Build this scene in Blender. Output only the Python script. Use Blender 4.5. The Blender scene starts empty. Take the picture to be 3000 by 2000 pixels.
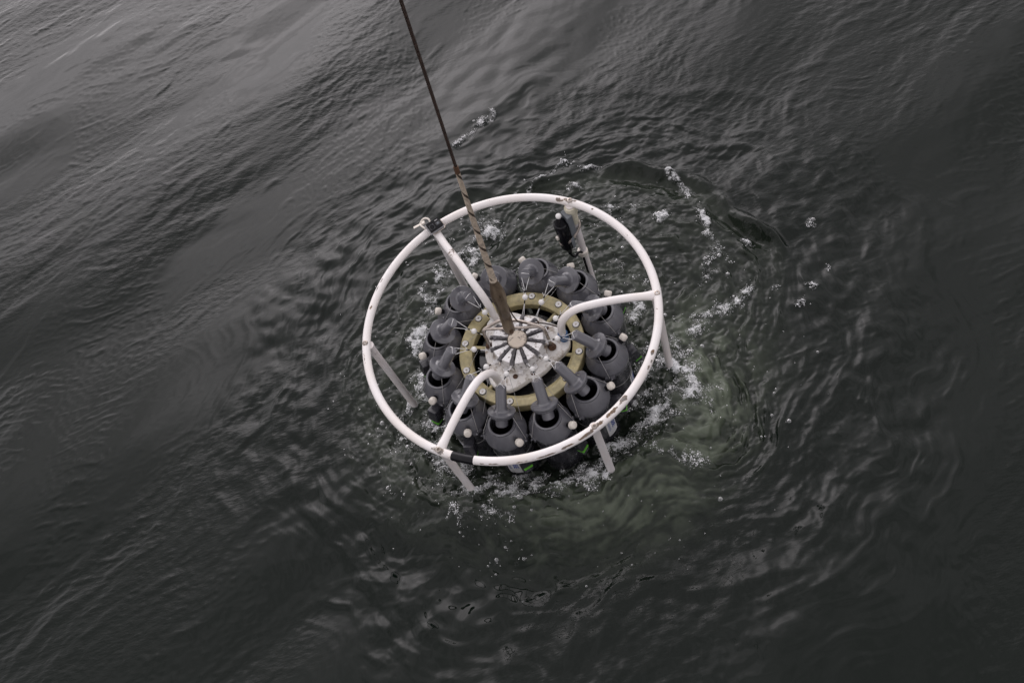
import bpy, bmesh, math, random
import numpy as np
from mathutils import Matrix, Vector
R = math.radians
random.seed(7); rng = np.random.default_rng(11)
sc = bpy.context.scene

# ------------------------------------------------------------------ camera
cd = bpy.data.cameras.new('camera'); cam = bpy.data.objects.new('camera', cd)
sc.collection.objects.link(cam); sc.camera = cam
cd.sensor_width = 36.0; cd.lens = 35.04; cd.clip_start = 0.05; cd.clip_end = 9000
cam.matrix_world = Matrix(((0.95049, 0.31076, 0.0, -0.0528), (-0.2449, 0.74906, -0.61557, -2.3863),
                           (-0.19129, 0.58509, 0.78808, 3.4149), (0, 0, 0, 1)))
cd.dof.use_dof = False

# ------------------------------------------------------------------ world and sun
SUN_EL, SUN_AZ = 36, -5
w = bpy.data.worlds.new('World'); sc.world = w; w.use_nodes = True
nt = w.node_tree; nt.nodes.clear()
sky = nt.nodes.new('ShaderNodeTexSky'); sky.sky_type = 'NISHITA'; sky.sun_disc = False
sky.sun_elevation = R(SUN_EL); sky.sun_rotation = R(SUN_AZ); sky.air_density = 1.3; sky.dust_density = 3.2; sky.ozone_density = 1.0
hs = nt.nodes.new('ShaderNodeHueSaturation'); hs.inputs['Saturation'].default_value = 0.07
tint = nt.nodes.new('ShaderNodeMix'); tint.data_type = 'RGBA'; tint.blend_type = 'MULTIPLY'; tint.inputs[0].default_value = 1
tint.inputs[7].default_value = (1.03, 0.975, 1.02, 1)
tcw = nt.nodes.new('ShaderNodeTexCoord'); cmap = nt.nodes.new('ShaderNodeMapping'); cmap.inputs['Scale'].default_value = (1, 1, 2.2)
cn = nt.nodes.new('ShaderNodeTexNoise'); cn.inputs['Scale'].default_value = 2.6; cn.inputs['Detail'].default_value = 5
cr = nt.nodes.new('ShaderNodeMapRange'); cr.inputs[1].default_value = .3; cr.inputs[2].default_value = .7
cr.inputs[3].default_value = .66; cr.inputs[4].default_value = 1.42
cl = nt.nodes.new('ShaderNodeMix'); cl.data_type = 'RGBA'; cl.blend_type = 'MULTIPLY'; cl.inputs[0].default_value = 1
bg = nt.nodes.new('ShaderNodeBackground'); bg.inputs['Strength'].default_value = 0.15
wo = nt.nodes.new('ShaderNodeOutputWorld'); L = nt.links.new
sp = nt.nodes.new('ShaderNodeMix'); sp.data_type = 'RGBA'; sp.inputs[0].default_value = .5; sp.inputs[7].default_value = (5.6, 5.6, 5.6, 1)
L(sky.outputs[0], sp.inputs[6]); L(sp.outputs[2], hs.inputs['Color']); L(hs.outputs[0], tint.inputs[6]); L(tint.outputs[2], cl.inputs[6])
L(tcw.outputs['Generated'], cmap.inputs[0]); L(cmap.outputs[0], cn.inputs['Vector']); L(cn.outputs[0], cr.inputs[0]); L(cr.outputs[0], cl.inputs[7])
L(cl.outputs[2], bg.inputs['Color']); L(bg.outputs[0], wo.inputs['Surface'])
sd = bpy.data.lights.new('sun', 'SUN'); sd.energy = 0.65; sd.angle = R(165); sd.color = (1, .96, .94)
so = bpy.data.objects.new('sun', sd); sc.collection.objects.link(so)
az = R(SUN_AZ); sdir = Vector((math.sin(az) * math.cos(R(SUN_EL)), math.cos(az) * math.cos(R(SUN_EL)), math.sin(R(SUN_EL))))
so.rotation_euler = sdir.to_track_quat('Z', 'Y').to_euler()
sc.view_settings.view_transform = 'Standard'; sc.view_settings.look = 'None'
sc.view_settings.exposure = 0.12; sc.view_settings.gamma = 1.0; sc.view_settings.use_curve_mapping = False
sc.render.engine = 'CYCLES'
cy = sc.cycles; cy.max_bounces = 10; cy.transmission_bounces = 6; cy.transparent_max_bounces = 10; cy.volume_bounces = 1
cy.glossy_bounces = 4; cy.diffuse_bounces = 3; cy.use_denoising = True; cy.sample_clamp_indirect = 6
cy.caustics_reflective = False; cy.caustics_refractive = True

# ------------------------------------------------------------------ frames of reference
S = 0.55                                  # metres per hoop radius
RW = np.array([[0.947452, 0.311676, -0.072058], [-0.318516, 0.940028, -0.122048], [0.029697, 0.138587, 0.989905]])
OW = np.array([-0.04201, -0.07115, 0.57711])
MR = Matrix([[*RW[i], OW[i]] for i in range(3)] + [[0, 0, 0, 1]])   # the hanging sampler leans a little from the plumb line

# ------------------------------------------------------------------ materials
def mat(name, col, rough=.5, metal=0, var=0, vscale=20, bump=0, bscale=80, spec=.5, stretch=None, coat=0, col2=None, thr=(.35, .65)):
    m = bpy.data.materials.new(name); m.use_nodes = True; t = m.node_tree; b = t.nodes['Principled BSDF']
    b.inputs['Base Color'].default_value = (*col, 1); b.inputs['Roughness'].default_value = rough
    b.inputs['Metallic'].default_value = metal; b.inputs['Specular IOR Level'].default_value = spec
    b.inputs['Coat Weight'].default_value = coat; b.inputs['Coat Roughness'].default_value = .08
    tc = t.nodes.new('ShaderNodeTexCoord'); mp = t.nodes.new('ShaderNodeMapping'); t.links.new(tc.outputs['Object'], mp.inputs[0])
    if stretch: mp.inputs['Scale'].default_value = stretch
    if var or col2:
        n = t.nodes.new('ShaderNodeTexNoise'); n.inputs['Scale'].default_value = vscale; n.inputs['Detail'].default_value = 6
        n.inputs['Roughness'].default_value = .65
        t.links.new(mp.outputs[0], n.inputs['Vector'])
        r = t.nodes.new('ShaderNodeMapRange'); r.inputs[1].default_value = thr[0]; r.inputs[2].default_value = thr[1]
        t.links.new(n.outputs[0], r.inputs[0])
        x = t.nodes.new('ShaderNodeMix'); x.data_type = 'RGBA'
        c2 = col2 if col2 else tuple(c * (1 - var) for c in col)
        c1 = col if col2 else tuple(min(1, c * (1 + var)) for c in col)
        x.inputs[6].default_value = (*c2, 1); x.inputs[7].default_value = (*c1, 1)
        t.links.new(r.outputs[0], x.inputs[0]); t.links.new(x.outputs[2], b.inputs['Base Color'])
        rr = t.nodes.new('ShaderNodeMapRange'); rr.inputs[1].default_value = .3; rr.inputs[2].default_value = .7
        rr.inputs[3].default_value = rough * .7; rr.inputs[4].default_value = min(1, rough * 1.35)
        n3 = t.nodes.new('ShaderNodeTexNoise'); n3.inputs['Scale'].default_value = vscale * 1.7; n3.inputs['Detail'].default_value = 4
        t.links.new(mp.outputs[0], n3.inputs['Vector']); t.links.new(n3.outputs[0], rr.inputs[0]); t.links.new(rr.outputs[0], b.inputs['Roughness'])
    if bump:
        n2 = t.nodes.new('ShaderNodeTexNoise'); n2.inputs['Scale'].default_value = bscale; n2.inputs['Detail'].default_value = 5
        t.links.new(mp.outputs[0], n2.inputs['Vector'])
        bp = t.nodes.new('ShaderNodeBump'); bp.inputs['Strength'].default_value = bump; bp.inputs['Distance'].default_value = .002
        t.links.new(n2.outputs[0], bp.inputs['Height']); t.links.new(bp.outputs[0], b.inputs['Normal'])
    return m

M = {}
M['pvc'] = mat('grey_plastic', (.098, .098, .111), .20, var=.10, vscale=30, coat=.8, stretch=(1, 1, .22))
M['pvc_dark'] = mat('dark_grey_plastic', (.030, .030, .036), .24, var=.45, vscale=22, bump=.1, coat=.25)
M['black'] = mat('black_plastic', (.006, .006, .008), .18, var=.3, spec=.25)
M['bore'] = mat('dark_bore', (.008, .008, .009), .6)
M['bone'] = mat('off_white_nylon', (.72, .67, .60), .4, var=.05, vscale=40)
M['nylon'] = mat('white_nylon', (.78, .77, .75), .35, var=.04)
M['cord'] = mat('white_cord', (.68, .68, .68), .6)
M['line'] = mat('grey_monofilament', (.42, .41, .40), .4)
M['brass'] = mat('olive_gold_anodising', (.52, .445, .235), .36, metal=.1, col2=(.20, .18, .105), thr=(.25, .62), vscale=24, bump=.35, bscale=45, coat=.2)
M['steel'] = mat('stained_stainless_steel', (.42, .37, .33), .3, metal=.85, var=.35, vscale=30, bump=.15)
M['rust'] = mat('rusty_steel', (.085, .042, .022), .65, var=.5, vscale=60, bump=.4)
M['wire'] = mat('greasy_rusty_wire', (.030, .016, .010), .5, var=.5, vscale=90, bump=.5, bscale=300)
M['strand'] = mat('grip_strand', (.44, .37, .29), .55, var=.35, vscale=70, bump=.3)
M['strand_dark'] = mat('dark_grip_gap', (.035, .022, .014), .6)
M['term'] = mat('rust_stained_termination', (.20, .155, .105), .36, metal=.25, col2=(.040, .022, .012), thr=(.36, .62), vscale=22, bump=.35, bscale=70, stretch=(1, 1, .25), coat=.15)
M['green'] = mat('lime_green_band', (.10, .35, .03), .4)
M['blue'] = mat('blue_tape', (.02, .10, .26), .45, var=.3, vscale=60)
M['ink'] = mat('blue_print', (.010, .04, .24), .5)
M['ink_pale'] = mat('faded_blue_print', (.30, .38, .55), .5)
M['sticker'] = mat('white_sticker', (.60, .60, .60), .4, var=.1)
M['tape'] = mat('cream_tape', (.62, .585, .46), .5, var=.12, vscale=40, bump=.2)
M['grey_pad'] = mat('grey_rubber_pad', (.15, .165, .18), .5, var=.1)
M['latch'] = mat('wet_grey_latch', (.10, .094, .10), .3, col2=(.025, .022, .024), thr=(.3, .62), vscale=110, bump=.7, bscale=140, metal=.2)
M['block'] = mat('white_wedge', (.86, .845, .84), .4, col2=(.30, .26, .23), vscale=60, thr=(.34, .46), bump=.15)
M['hubdisc'] = mat('beige_stained_disc', (.60, .52, .43), .5, col2=(.10, .08, .07), vscale=60, thr=(.34, .48), bump=.5)
M['drum'] = mat('wet_black_drum', (.02, .02, .02), .12, var=.5, vscale=30, bump=1.0, bscale=45, coat=.6)
M['shell'] = mat('clear_case', (.30, .30, .31), .15, coat=.5)

def plate_mat():
    m = mat('dirty_white_plate', (.80, .775, .74), .5, col2=(.30, .235, .17), vscale=34, thr=(.32, .50), bump=1.0, bscale=90)
    return m
M['plate'] = plate_mat()

def paint(name, base=(.84, .81, .80)):
    m = bpy.data.materials.new(name); m.use_nodes = True; t = m.node_tree; b = t.nodes['Principled BSDF']
    b.inputs['Roughness'].default_value = .38; b.inputs['Coat Weight'].default_value = .15
    tc = t.nodes.new('ShaderNodeTexCoord'); at = t.nodes.new('ShaderNodeAttribute'); at.attribute_name = 'wear'
    n = t.nodes.new('ShaderNodeTexNoise'); n.inputs['Scale'].default_value = 42; n.inputs['Detail'].default_value = 8; n.inputs['Roughness'].default_value = .7
    t.links.new(tc.outputs['Object'], n.inputs['Vector'])
    ad = t.nodes.new('ShaderNodeMath'); ad.operation = 'ADD'; t.links.new(n.outputs[0], ad.inputs[0]); t.links.new(at.outputs['Fac'], ad.inputs[1])
    st = t.nodes.new('ShaderNodeMapRange'); st.inputs[1].default_value = .94; st.inputs[2].default_value = .965; t.links.new(ad.outputs[0], st.inputs[0])
    ed = t.nodes.new('ShaderNodeMapRange'); ed.inputs[1].default_value = .90; ed.inputs[2].default_value = .95; t.links.new(ad.outputs[0], ed.inputs[0])
    n2 = t.nodes.new('ShaderNodeTexNoise'); n2.inputs['Scale'].default_value = 25; n2.inputs['Detail'].default_value = 5
    t.links.new(tc.outputs['Object'], n2.inputs['Vector'])
    mr = t.nodes.new('ShaderNodeMapRange'); mr.inputs[1].default_value = .45; mr.inputs[2].default_value = .62; t.links.new(n2.outputs[0], mr.inputs[0])
    met = t.nodes.new('ShaderNodeMix'); met.data_type = 'RGBA'; met.inputs[6].default_value = (.17, .155, .145, 1); met.inputs[7].default_value = (.15, .085, .04, 1)
    t.links.new(mr.outputs[0], met.inputs[0])
    n4 = t.nodes.new('ShaderNodeTexNoise'); n4.inputs['Scale'].default_value = 7; n4.inputs['Detail'].default_value = 7
    t.links.new(tc.outputs['Object'], n4.inputs['Vector'])
    dr = t.nodes.new('ShaderNodeMapRange'); dr.inputs[1].default_value = .4; dr.inputs[2].default_value = .75; t.links.new(n4.outputs[0], dr.inputs[0])
    drt = t.nodes.new('ShaderNodeMix'); drt.data_type = 'RGBA'; drt.inputs[6].default_value = (*base, 1)
    drt.inputs[7].default_value = (base[0] * .93, base[1] * .89, base[2] * .84, 1); t.links.new(dr.outputs[0], drt.inputs[0])
    e1 = t.nodes.new('ShaderNodeMix'); e1.data_type = 'RGBA'; e1.inputs[7].default_value = (.55, .48, .42, 1)
    t.links.new(ed.outputs[0], e1.inputs[0]); t.links.new(drt.outputs[2], e1.inputs[6])
    e2 = t.nodes.new('ShaderNodeMix'); e2.data_type = 'RGBA'; t.links.new(st.outputs[0], e2.inputs[0])
    t.links.new(e1.outputs[2], e2.inputs[6]); t.links.new(met.outputs[2], e2.inputs[7]); t.links.new(e2.outputs[2], b.inputs['Base Color'])
    inv = t.nodes.new('ShaderNodeMath'); inv.operation = 'SUBTRACT'; inv.inputs[0].default_value = 1; t.links.new(st.outputs[0], inv.inputs[1])
    nb = t.nodes.new('ShaderNodeTexNoise'); nb.inputs['Scale'].default_value = 120; t.links.new(tc.outputs['Object'], nb.inputs['Vector'])
    sm = t.nodes.new('ShaderNodeMath'); sm.operation = 'MULTIPLY_ADD'; sm.inputs[1].default_value = .25
    t.links.new(nb.outputs[0], sm.inputs[0]); t.links.new(inv.outputs[0], sm.inputs[2])
    bp = t.nodes.new('ShaderNodeBump'); bp.inputs['Distance'].default_value = .0008; bp.inputs['Strength'].default_value = .7
    t.links.new(sm.outputs[0], bp.inputs['Height']); t.links.new(bp.outputs[0], b.inputs['Normal'])
    return m
M['paint'] = paint('chipped_white_paint')
M['paint_leg'] = paint('darker_white_paint', (.77, .735, .73))  # same paint with a slightly darker base for the legs

# ------------------------------------------------------------------ mesh builder
class MB:
    def __init__(s): s.v = []; s.f = []; s.n = 0
    def add(s, v, f):
        s.v.append(np.asarray(v, float)); s.f += [tuple(i + s.n for i in q) for q in f]; s.n += len(v); return s
    def lathe(s, prof, M4=None, seg=40, cap0=True, cap1=True):
        a = np.arange(seg) * 2 * math.pi / seg; v = []
        for r, z in prof: v.append(np.stack([r * np.cos(a), r * np.sin(a), np.full(seg, z)], 1))
        v = np.concatenate(v); f = []
        for i in range(len(prof) - 1):
            for j in range(seg):
                k = (j + 1) % seg; f.append((i * seg + j, i * seg + k, (i + 1) * seg + k, (i + 1) * seg + j))
        if cap0: f.append(tuple(range(seg))[::-1])
        if cap1: f.append(tuple((len(prof) - 1) * seg + j for j in range(seg)))
        if M4 is not None: v = xf(M4, v)
        return s.add(v, f)
    def tube(s, path, r, seg=14, closed=False, caps=True):
        P = np.asarray(path, float); n = len(P); rr = np.broadcast_to(np.asarray(r, float), (n,))
        if closed: T = np.roll(P, -1, 0) - np.roll(P, 1, 0)
        else: T = np.gradient(P, axis=0)
        T /= np.linalg.norm(T, axis=1)[:, None]
        u = np.cross(T[0], [0, 0, 1.]);
        if np.linalg.norm(u) < .1: u = np.cross(T[0], [1., 0, 0])
        u /= np.linalg.norm(u); v = []; a = np.arange(seg) * 2 * math.pi / seg
        for i in range(n):
            u = u - T[i] * (u @ T[i]); u /= np.linalg.norm(u); b = np.cross(T[i], u)
            v.append(P[i] + rr[i] * (np.cos(a)[:, None] * u + np.sin(a)[:, None] * b))
        f = []
        for i in range(n if closed else n - 1):
            i2 = (i + 1) % n
            for j in range(seg):
                k = (j + 1) % seg; f.append((i * seg + j, i * seg + k, i2 * seg + k, i2 * seg + j))
        if caps and not closed: f.append(tuple(range(seg))[::-1]); f.append(tuple((n - 1) * seg + j for j in range(seg)))
        return s.add(np.concatenate(v), f)
    def box(s, M4, sx, sy, sz, bev=.002, segs=2):
        bm = bmesh.new(); bmesh.ops.create_cube(bm, size=1)
        bmesh.ops.scale(bm, vec=(sx, sy, sz), verts=bm.verts)
        if bev: bmesh.ops.bevel(bm, geom=list(bm.edges), offset=bev, segments=segs, affect='EDGES', profile=.6)
        v = np.array([x.co[:] for x in bm.verts]); f = [tuple(q.index for q in p.verts) for p in bm.faces]; bm.free()
        return s.add(xf(M4, v), f)
    def prism(s, outline, z0, z1, bev=0):
        o = np.asarray(outline, float); n = len(o); c = o.mean(0)
        rings = [(1, z0)] + ([(1, z1 - bev), (1 - bev / np.abs(o - c).max(), z1)] if bev else [(1, z1)])
        v = []; f = []
        for k, z in rings: v.append(np.c_[c + (o - c) * k, np.full(n, z)])
        for i in range(len(rings) - 1):
            for j in range(n):
                k = (j + 1) % n; f.append((i * n + j, i * n + k, (i + 1) * n + k, (i + 1) * n + j))
        f.append(tuple(range(n))[::-1]); f.append(tuple((len(rings) - 1) * n + j for j in range(n)))
        return s.add(np.concatenate(v), f)
    def ball(s, c, r, M4=None, u=16, w=10, sc_=(1, 1, 1)):
        prof = [(max(r * math.sin(math.pi * i / w), 1e-5), -r * math.cos(math.pi * i / w)) for i in range(w + 1)]
        t = Matrix.Translation(Vector(c)) @ (M4 if M4 is not None else Matrix()) @ Matrix.Diagonal((*sc_, 1))
        return s.lathe(prof, t, u)
    def mesh(s, name, m, smooth=40):
        me = bpy.data.meshes.new(name); V = np.concatenate(s.v)
        me.from_pydata(V.tolist(), [], s.f); me.materials.append(m); me.update()
        if smooth:
            me.polygons.foreach_set('use_smooth', [True] * len(me.polygons)); me.set_sharp_from_angle(angle=R(smooth))
        return me
    def obj(s, name, m, parent=None, smooth=40, **kw):
        o = bpy.data.objects.new(name, s.mesh(name, m, smooth)); sc.collection.objects.link(o); o.parent = parent
        for k, v in kw.items(): o[k] = v
        return o

def xf(M4, v):
    A = np.array(M4); return v @ A[:3, :3].T + A[:3, 3]
def frame(o, z, x=None):
    z = Vector(z).normalized(); x = Vector(x) if x is not None else Vector((1, 0, 0)) if abs(z.x) < .9 else Vector((0, 1, 0))
    y = z.cross(x).normalized(); x = y.cross(z)
    return Matrix(((x.x, y.x, z.x, o[0]), (x.y, y.y, z.y, o[1]), (x.z, y.z, z.z, o[2]), (0, 0, 0, 1)))
def bez(pts, n=12):
    """smooth path through points (Catmull-Rom)"""
    P = [np.array(p, float) for p in pts]; P = [2 * P[0] - P[1]] + P + [2 * P[-1] - P[-2]]; out = []
    for i in range(1, len(P) - 2):
        for t in np.linspace(0, 1, n, endpoint=False):
            a, b, c, d = P[i - 1:i + 3]
            out.append(.5 * (2 * b + (c - a) * t + (2 * a - 5 * b + 4 * c - d) * t * t + (3 * b - a - 3 * c + d) * t ** 3))
    out.append(P[-2]); return np.array(out)
def rounded(pts, rad, n=8):
    """polyline with rounded corners"""
    P = [np.array(p, float) for p in pts]; out = [P[0]]
    for i in range(1, len(P) - 1):
        a = P[i - 1] - P[i]; b = P[i + 1] - P[i]; la, lb = np.linalg.norm(a), np.linalg.norm(b); r = min(rad, la * .45, lb * .45)
        p0 = P[i] + a / la * r; p1 = P[i] + b / lb * r
        for t in np.linspace(0, 1, n): out.append((1 - t) ** 2 * p0 + 2 * t * (1 - t) * P[i] + t * t * p1)
    out.append(P[-1]); return np.array(out)
def thing(name, label, cat, m4=None, group=None):
    o = bpy.data.objects.new(name, None); sc.collection.objects.link(o); o.empty_display_size = .05
    o.matrix_world = MR @ (m4 if m4 is not None else Matrix())
    o['label'] = label; o['category'] = cat
    if group: o['group'] = group
    return o
def pol(r, a, z): return np.array([r * math.cos(R(a)) * S, r * math.sin(R(a)) * S, z * S])

# ------------------------------------------------------------------ water surface
def mound(x, y): return .125 * np.exp(-((np.hypot(x, y) - .60) / .14) ** 2) * np.clip(-y / .5, 0, 1) ** 1.2
FOAM = [(.52,-.08,.36,-.30,.10,.34), (.60,.0,.86,.12,.06,.30), (.34,-.34,.0,-.50,.06,.34), (.0,-.50,-.38,-.44,.05,.30), (-.46,.30,-.50,-.05,.05,.30), (-.30,.78,-.44,.45,.05,.26), (.45,-.25,.62,-.30,.07,.28), (-.30,-.36,-.12,-.43,.024,.6), (-.12,-.43,.14,-.43,.022,.5), (.14,-.43,.34,-.30,.024,.65), (-.40,-.22,-.33,-.36,.02,.6), (.52,-.10,.54,-.11,.03,1.1), (.155,-.54,.165,-.55,.02,.9), (-.383,-.425,-.375,-.435,.02,.9), (-.538,.118,-.53,.112,.018,.8), (0.014,1.044,0.016,0.946,0.041,1.0), (-0.056,0.932,-0.131,0.826,0.044,0.9), (-0.177,0.846,-0.272,0.797,0.04,0.7), (-0.274,1.031,-0.025,1.062,0.052,0.15), (-0.272,0.797,-0.359,0.658,0.037,0.9), (-0.37,0.642,-0.412,0.554,0.023,0.8), (-0.42,0.515,-0.472,0.335,0.035,1.0), (-0.479,0.299,-0.499,0.117,0.034,0.9), (-0.492,0.115,-0.459,-0.101,0.046,0.75), (-0.542,0.172,-0.593,0.063,0.046,0.25), (-0.489,-0.107,-0.418,-0.29,0.048,0.7), (-0.434,-0.301,-0.356,-0.434,0.056,0.6), (-0.353,-0.418,-0.186,-0.432,0.054,1.0), (-0.189,-0.448,-0.021,-0.531,0.041,0.8), (-0.021,-0.431,0.056,-0.539,0.045,0.9), (0.044,-0.489,0.145,-0.548,0.033,0.8), (-0.343,-0.505,-0.25,-0.576,0.048,0.35), (0.224,1.152,0.306,1.195,0.014,0.9), (0.306,1.195,0.433,1.238,0.017,1.0), (0.444,1.246,0.593,1.153,0.012,0.7), (0.901,0.936,0.928,0.848,0.015,1.0), (0.932,0.834,0.95,0.705,0.017,1.0), (0.954,0.692,0.939,0.526,0.014,1.0), (0.925,0.51,0.943,0.391,0.021,0.5), (0.176,1.168,0.257,1.079,0.017,0.6), (0.473,1.103,0.513,1.008,0.027,0.5), (0.576,0.88,0.636,0.804,0.023,0.45), (0.693,0.825,0.765,0.697,0.026,0.6), (0.744,0.684,0.822,0.718,0.019,0.5), (0.219,1.778,0.228,1.7,0.026,0.9), (0.15,1.725,0.042,1.664,0.026,0.6), (0.056,1.643,0.005,1.625,0.019,0.4), (0.598,0.01,0.701,0.045,0.034,0.6), (0.701,0.045,0.844,0.102,0.036,0.62), (0.805,0.079,0.976,0.126,0.023,0.7), (0.525,-0.111,0.589,-0.174,0.044,1.3), (0.624,-0.0,0.575,-0.094,0.037,0.8), (0.571,-0.186,0.497,-0.269,0.046,1.0), (0.478,-0.243,0.362,-0.333,0.046,0.9), (0.379,-0.282,0.278,-0.381,0.04,1.0), (0.278,-0.381,0.461,-0.292,0.026,1.0), (0.305,-0.425,0.346,-0.504,0.034,0.5), (0.467,0.065,0.473,-0.091,0.043,0.5), (0.467,-0.107,0.339,-0.229,0.036,0.9), (0.491,0.273,0.497,0.2,0.021,0.8), (0.501,0.545,0.584,0.316,0.062,0.12), (0.799,0.222,0.915,0.36,0.043,0.3), (1.067,0.423,1.092,0.368,0.015,0.6), (1.355,0.425,1.362,0.388,0.012,0.6), (1.311,0.174,1.335,0.142,0.011,0.7), (1.129,-0.01,1.172,0.001,0.012,0.8), (1.189,0.073,1.23,0.046,0.01,0.6), (1.075,0.143,1.102,0.136,0.008,0.5), (0.392,1.065,0.539,0.662,0.101,0.07), (0.494,-0.358,0.61,-0.274,0.053,0.25), (0.42,-0.523,0.477,-0.554,0.029,0.5), (-0.473,-0.44,-0.311,-0.683,0.076,0.12), (-0.657,0.218,-0.596,0.046,0.062,0.1), (-0.644,0.029,-0.598,-0.133,0.061,0.18), (-0.606,-0.271,-0.581,-0.386,0.046,0.2)]

def spectrum(nx, ny, dx, l0, l1, p, dirdeg=None, spread=2, seed=0, chop=False):
    """band-limited random sea: wavelengths l0..l1, amplitude falling as wavelength**p, travelling near dirdeg"""
    g = np.random.default_rng(seed)
    kx = np.fft.fftfreq(nx, dx)[:, None] * 2 * math.pi; ky = np.fft.fftfreq(ny, dx)[None, :] * 2 * math.pi
    k = np.hypot(kx, ky); k[0, 0] = 1e-6; lam = 2 * math.pi / k
    amp = lam ** (p + 1) * ((lam > l0) & (lam < l1))
    if dirdeg is not None:
        amp = amp * (np.abs((kx * math.cos(R(dirdeg)) + ky * math.sin(R(dirdeg))) / k) ** spread + .02)
    F = amp * (g.normal(size=(nx, ny)) + 1j * g.normal(size=(nx, ny)))
    h = np.fft.ifft2(F).real; s = h.std() + 1e-12
    if not chop: return h / s
    return h / s, np.fft.ifft2(-1j * kx / k * F).real / s, np.fft.ifft2(-1j * ky / k * F).real / s

X0, X1, Y0, Y1, DU = -3.1, 3.2, -2.0, 4.9, .006
NU, NV = int((X1 - X0) / DU), int((Y1 - Y0) / DU)
UX = X0 + DU * np.arange(NU); UY = Y0 + DU * np.arange(NV)
GX, GY = np.meshgrid(UX, UY, indexing='ij')

def samp(A, x, y):
    fx = np.clip((x - X0) / DU, 0, NU - 1.001); fy = np.clip((y - Y0) / DU, 0, NV - 1.001)
    i = fx.astype(int); j = fy.astype(int); u = fx - i; v = fy - j
    return (A[i, j] * (1 - u) + A[i + 1, j] * u) * (1 - v) + (A[i, j + 1] * (1 - u) + A[i + 1, j + 1] * u) * v
def fields():
    ss = lambda a, b, t: (lambda q: q * q * (3 - 2 * q))(np.clip((t - a) / (b - a), 0, 1))
    # distance and bearing round the sampler, centre of the disturbance a little beyond it
    wx = spectrum(NU, NV, DU, .35, 1.6, .6, seed=21) * .05; wy = spectrum(NU, NV, DU, .35, 1.6, .6, seed=22) * .05
    cx, cyy = .17, .20
    rho = np.hypot(GX + wx - cx, GY + wy - cyy) + .008 * spectrum(NU, NV, DU, .08, .4, .6, seed=23); th = np.arctan2(GY - cyy, GX - cx)
    rs = np.hypot(GX, GY)
    H = np.zeros_like(GX); DX = np.zeros_like(GX); DY = np.zeros_like(GX)
    a, b, c = spectrum(NU, NV, DU, .45, 2.2, .9, 120, 3, 1, True)
    H += .0108 * a; DX += .006 * b; DY += .006 * c
    a, b, c = spectrum(NU, NV, DU, .10, .45, .6, 118, 2.5, 2, True)
    m2 = np.clip(.6 + .65 * spectrum(NU, NV, DU, .7, 3, .8, seed=30), .15, 1.7)
    H += .0011 * m2 * a; DX += .0012 * m2 * b; DY += .0012 * m2 * c
    # bands of fine capillary ripples, with slick water between them
    patch = ss(-.3, 1.2, spectrum(NU, NV, DU, .45, 2.5, .8, 120, 2, 31) + .55 * ss(.2, 1.2, GX) * ss(-.4, .6, GY) - .5 * ss(.4, -1.2, GY) + .25)
    rp2 = ss(-.2, 1.0, spectrum(NU, NV, DU, .35, 1.6, .6, 150, 2, 33) + .3)
    ux = GX + wx * .8; uy = GY + wy * .8
    cr_ = lambda h: (np.exp(.75 * np.clip(h, -3, 2.6)) - 1.32) / 1.15
    H += .00050 * patch * cr_(samp(spectrum(NU, NV, DU, .022, .085, .55, 120, 5, 3), ux, uy)) + .00042 * rp2 * cr_(samp(spectrum(NU, NV, DU, .022, .10, .6, 88, 10, 4), ux, uy))
    H += .0008 * (.25 + .75 * patch) * cr_(samp(spectrum(NU, NV, DU, .06, .24, .6, 122, 8, 15), ux, uy))
    H += .00035 * np.clip(patch + rp2, .2, 1.4) * cr_(spectrum(NU, NV, DU, .02, .06, .3, seed=16))
    a, b, c = spectrum(NU, NV, DU, .045, .20, .8, 124, 4, 7, True); pr_ = np.clip(patch + .3 * rp2, .1, 1.2)
    H += .0006 * pr_ * a; DX += .0003 * pr_ * b; DY += .0003 * pr_ * c
    # long cusped creases
    for sd_, dr, l0, l1, am, wd in ((6, 60, .6, 2.4, .0010, .2), (8, 95, .35, 1.5, .0010, .2)):
        q = spectrum(NU, NV, DU, l0, l1, 1.0, dr, 3, sd_); e = ss(-.2, 1.1, spectrum(NU, NV, DU, .6, 2.5, .8, seed=sd_ + 40))
        H += am * e * np.exp(-np.abs(q) / (wd * 2.2))
    # rings pushed out by the sampler
    env = np.exp(-((rho - 1.02) / .12) ** 2)
    far = .12 + .88 * ss(.35, .92, np.cos(th - R(52)))
    n0_ = spectrum(NU, NV, DU, .1, .5, .6, seed=26)
    brk = np.clip(.62 + .55 * spectrum(NU, NV, DU, .12, .7, .7, seed=24), .05, 1.5)
    H += .030 * far * brk * np.exp(-((rho - 1.02) / .038) ** 2) * (1 + .3 * np.sin(3 * th + 1))
    H -= .018 * far * brk * np.exp(-((rho - .945) / .05) ** 2)
    H += .0022 * far * np.exp(-((rho - .95) / .10) ** 2) * spectrum(NU, NV, DU, .03, .14, .6, seed=25)
    H += .006 * np.exp(-((rho - 1.27) / .05) ** 2) + .006 * np.exp(-((rho - 1.62 - .05 * np.sin(2 * th)) / .04) ** 2) * far
    H += (.0016 + .0006 * n0_) * np.sin(2 * math.pi * rho / .052) * np.exp(-((rho - .88) / .12) ** 2) * (1 - far) * ss(.4, .5, rs)
    H += .0010 * np.sin(2 * math.pi * rho / .06) * np.exp(-((rho - 1.2) / .25) ** 2)
    # churned water inside the ring
    churn = ss(1.06, .8, rho) ; near = ss(.95, .55, rs + .05 * np.sin(5 * th))
    frt = ss(.15, -.25, GY) * ss(1.0, .75, rho)
    a, b, c = spectrum(NU, NV, DU, .035, .22, .7, seed=9, chop=True)
    am = churn * .0036 + near * .0030 + .0035 * frt
    H += .45 * am * a; DX += .45 * am * b; DY += .45 * am * c
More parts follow.
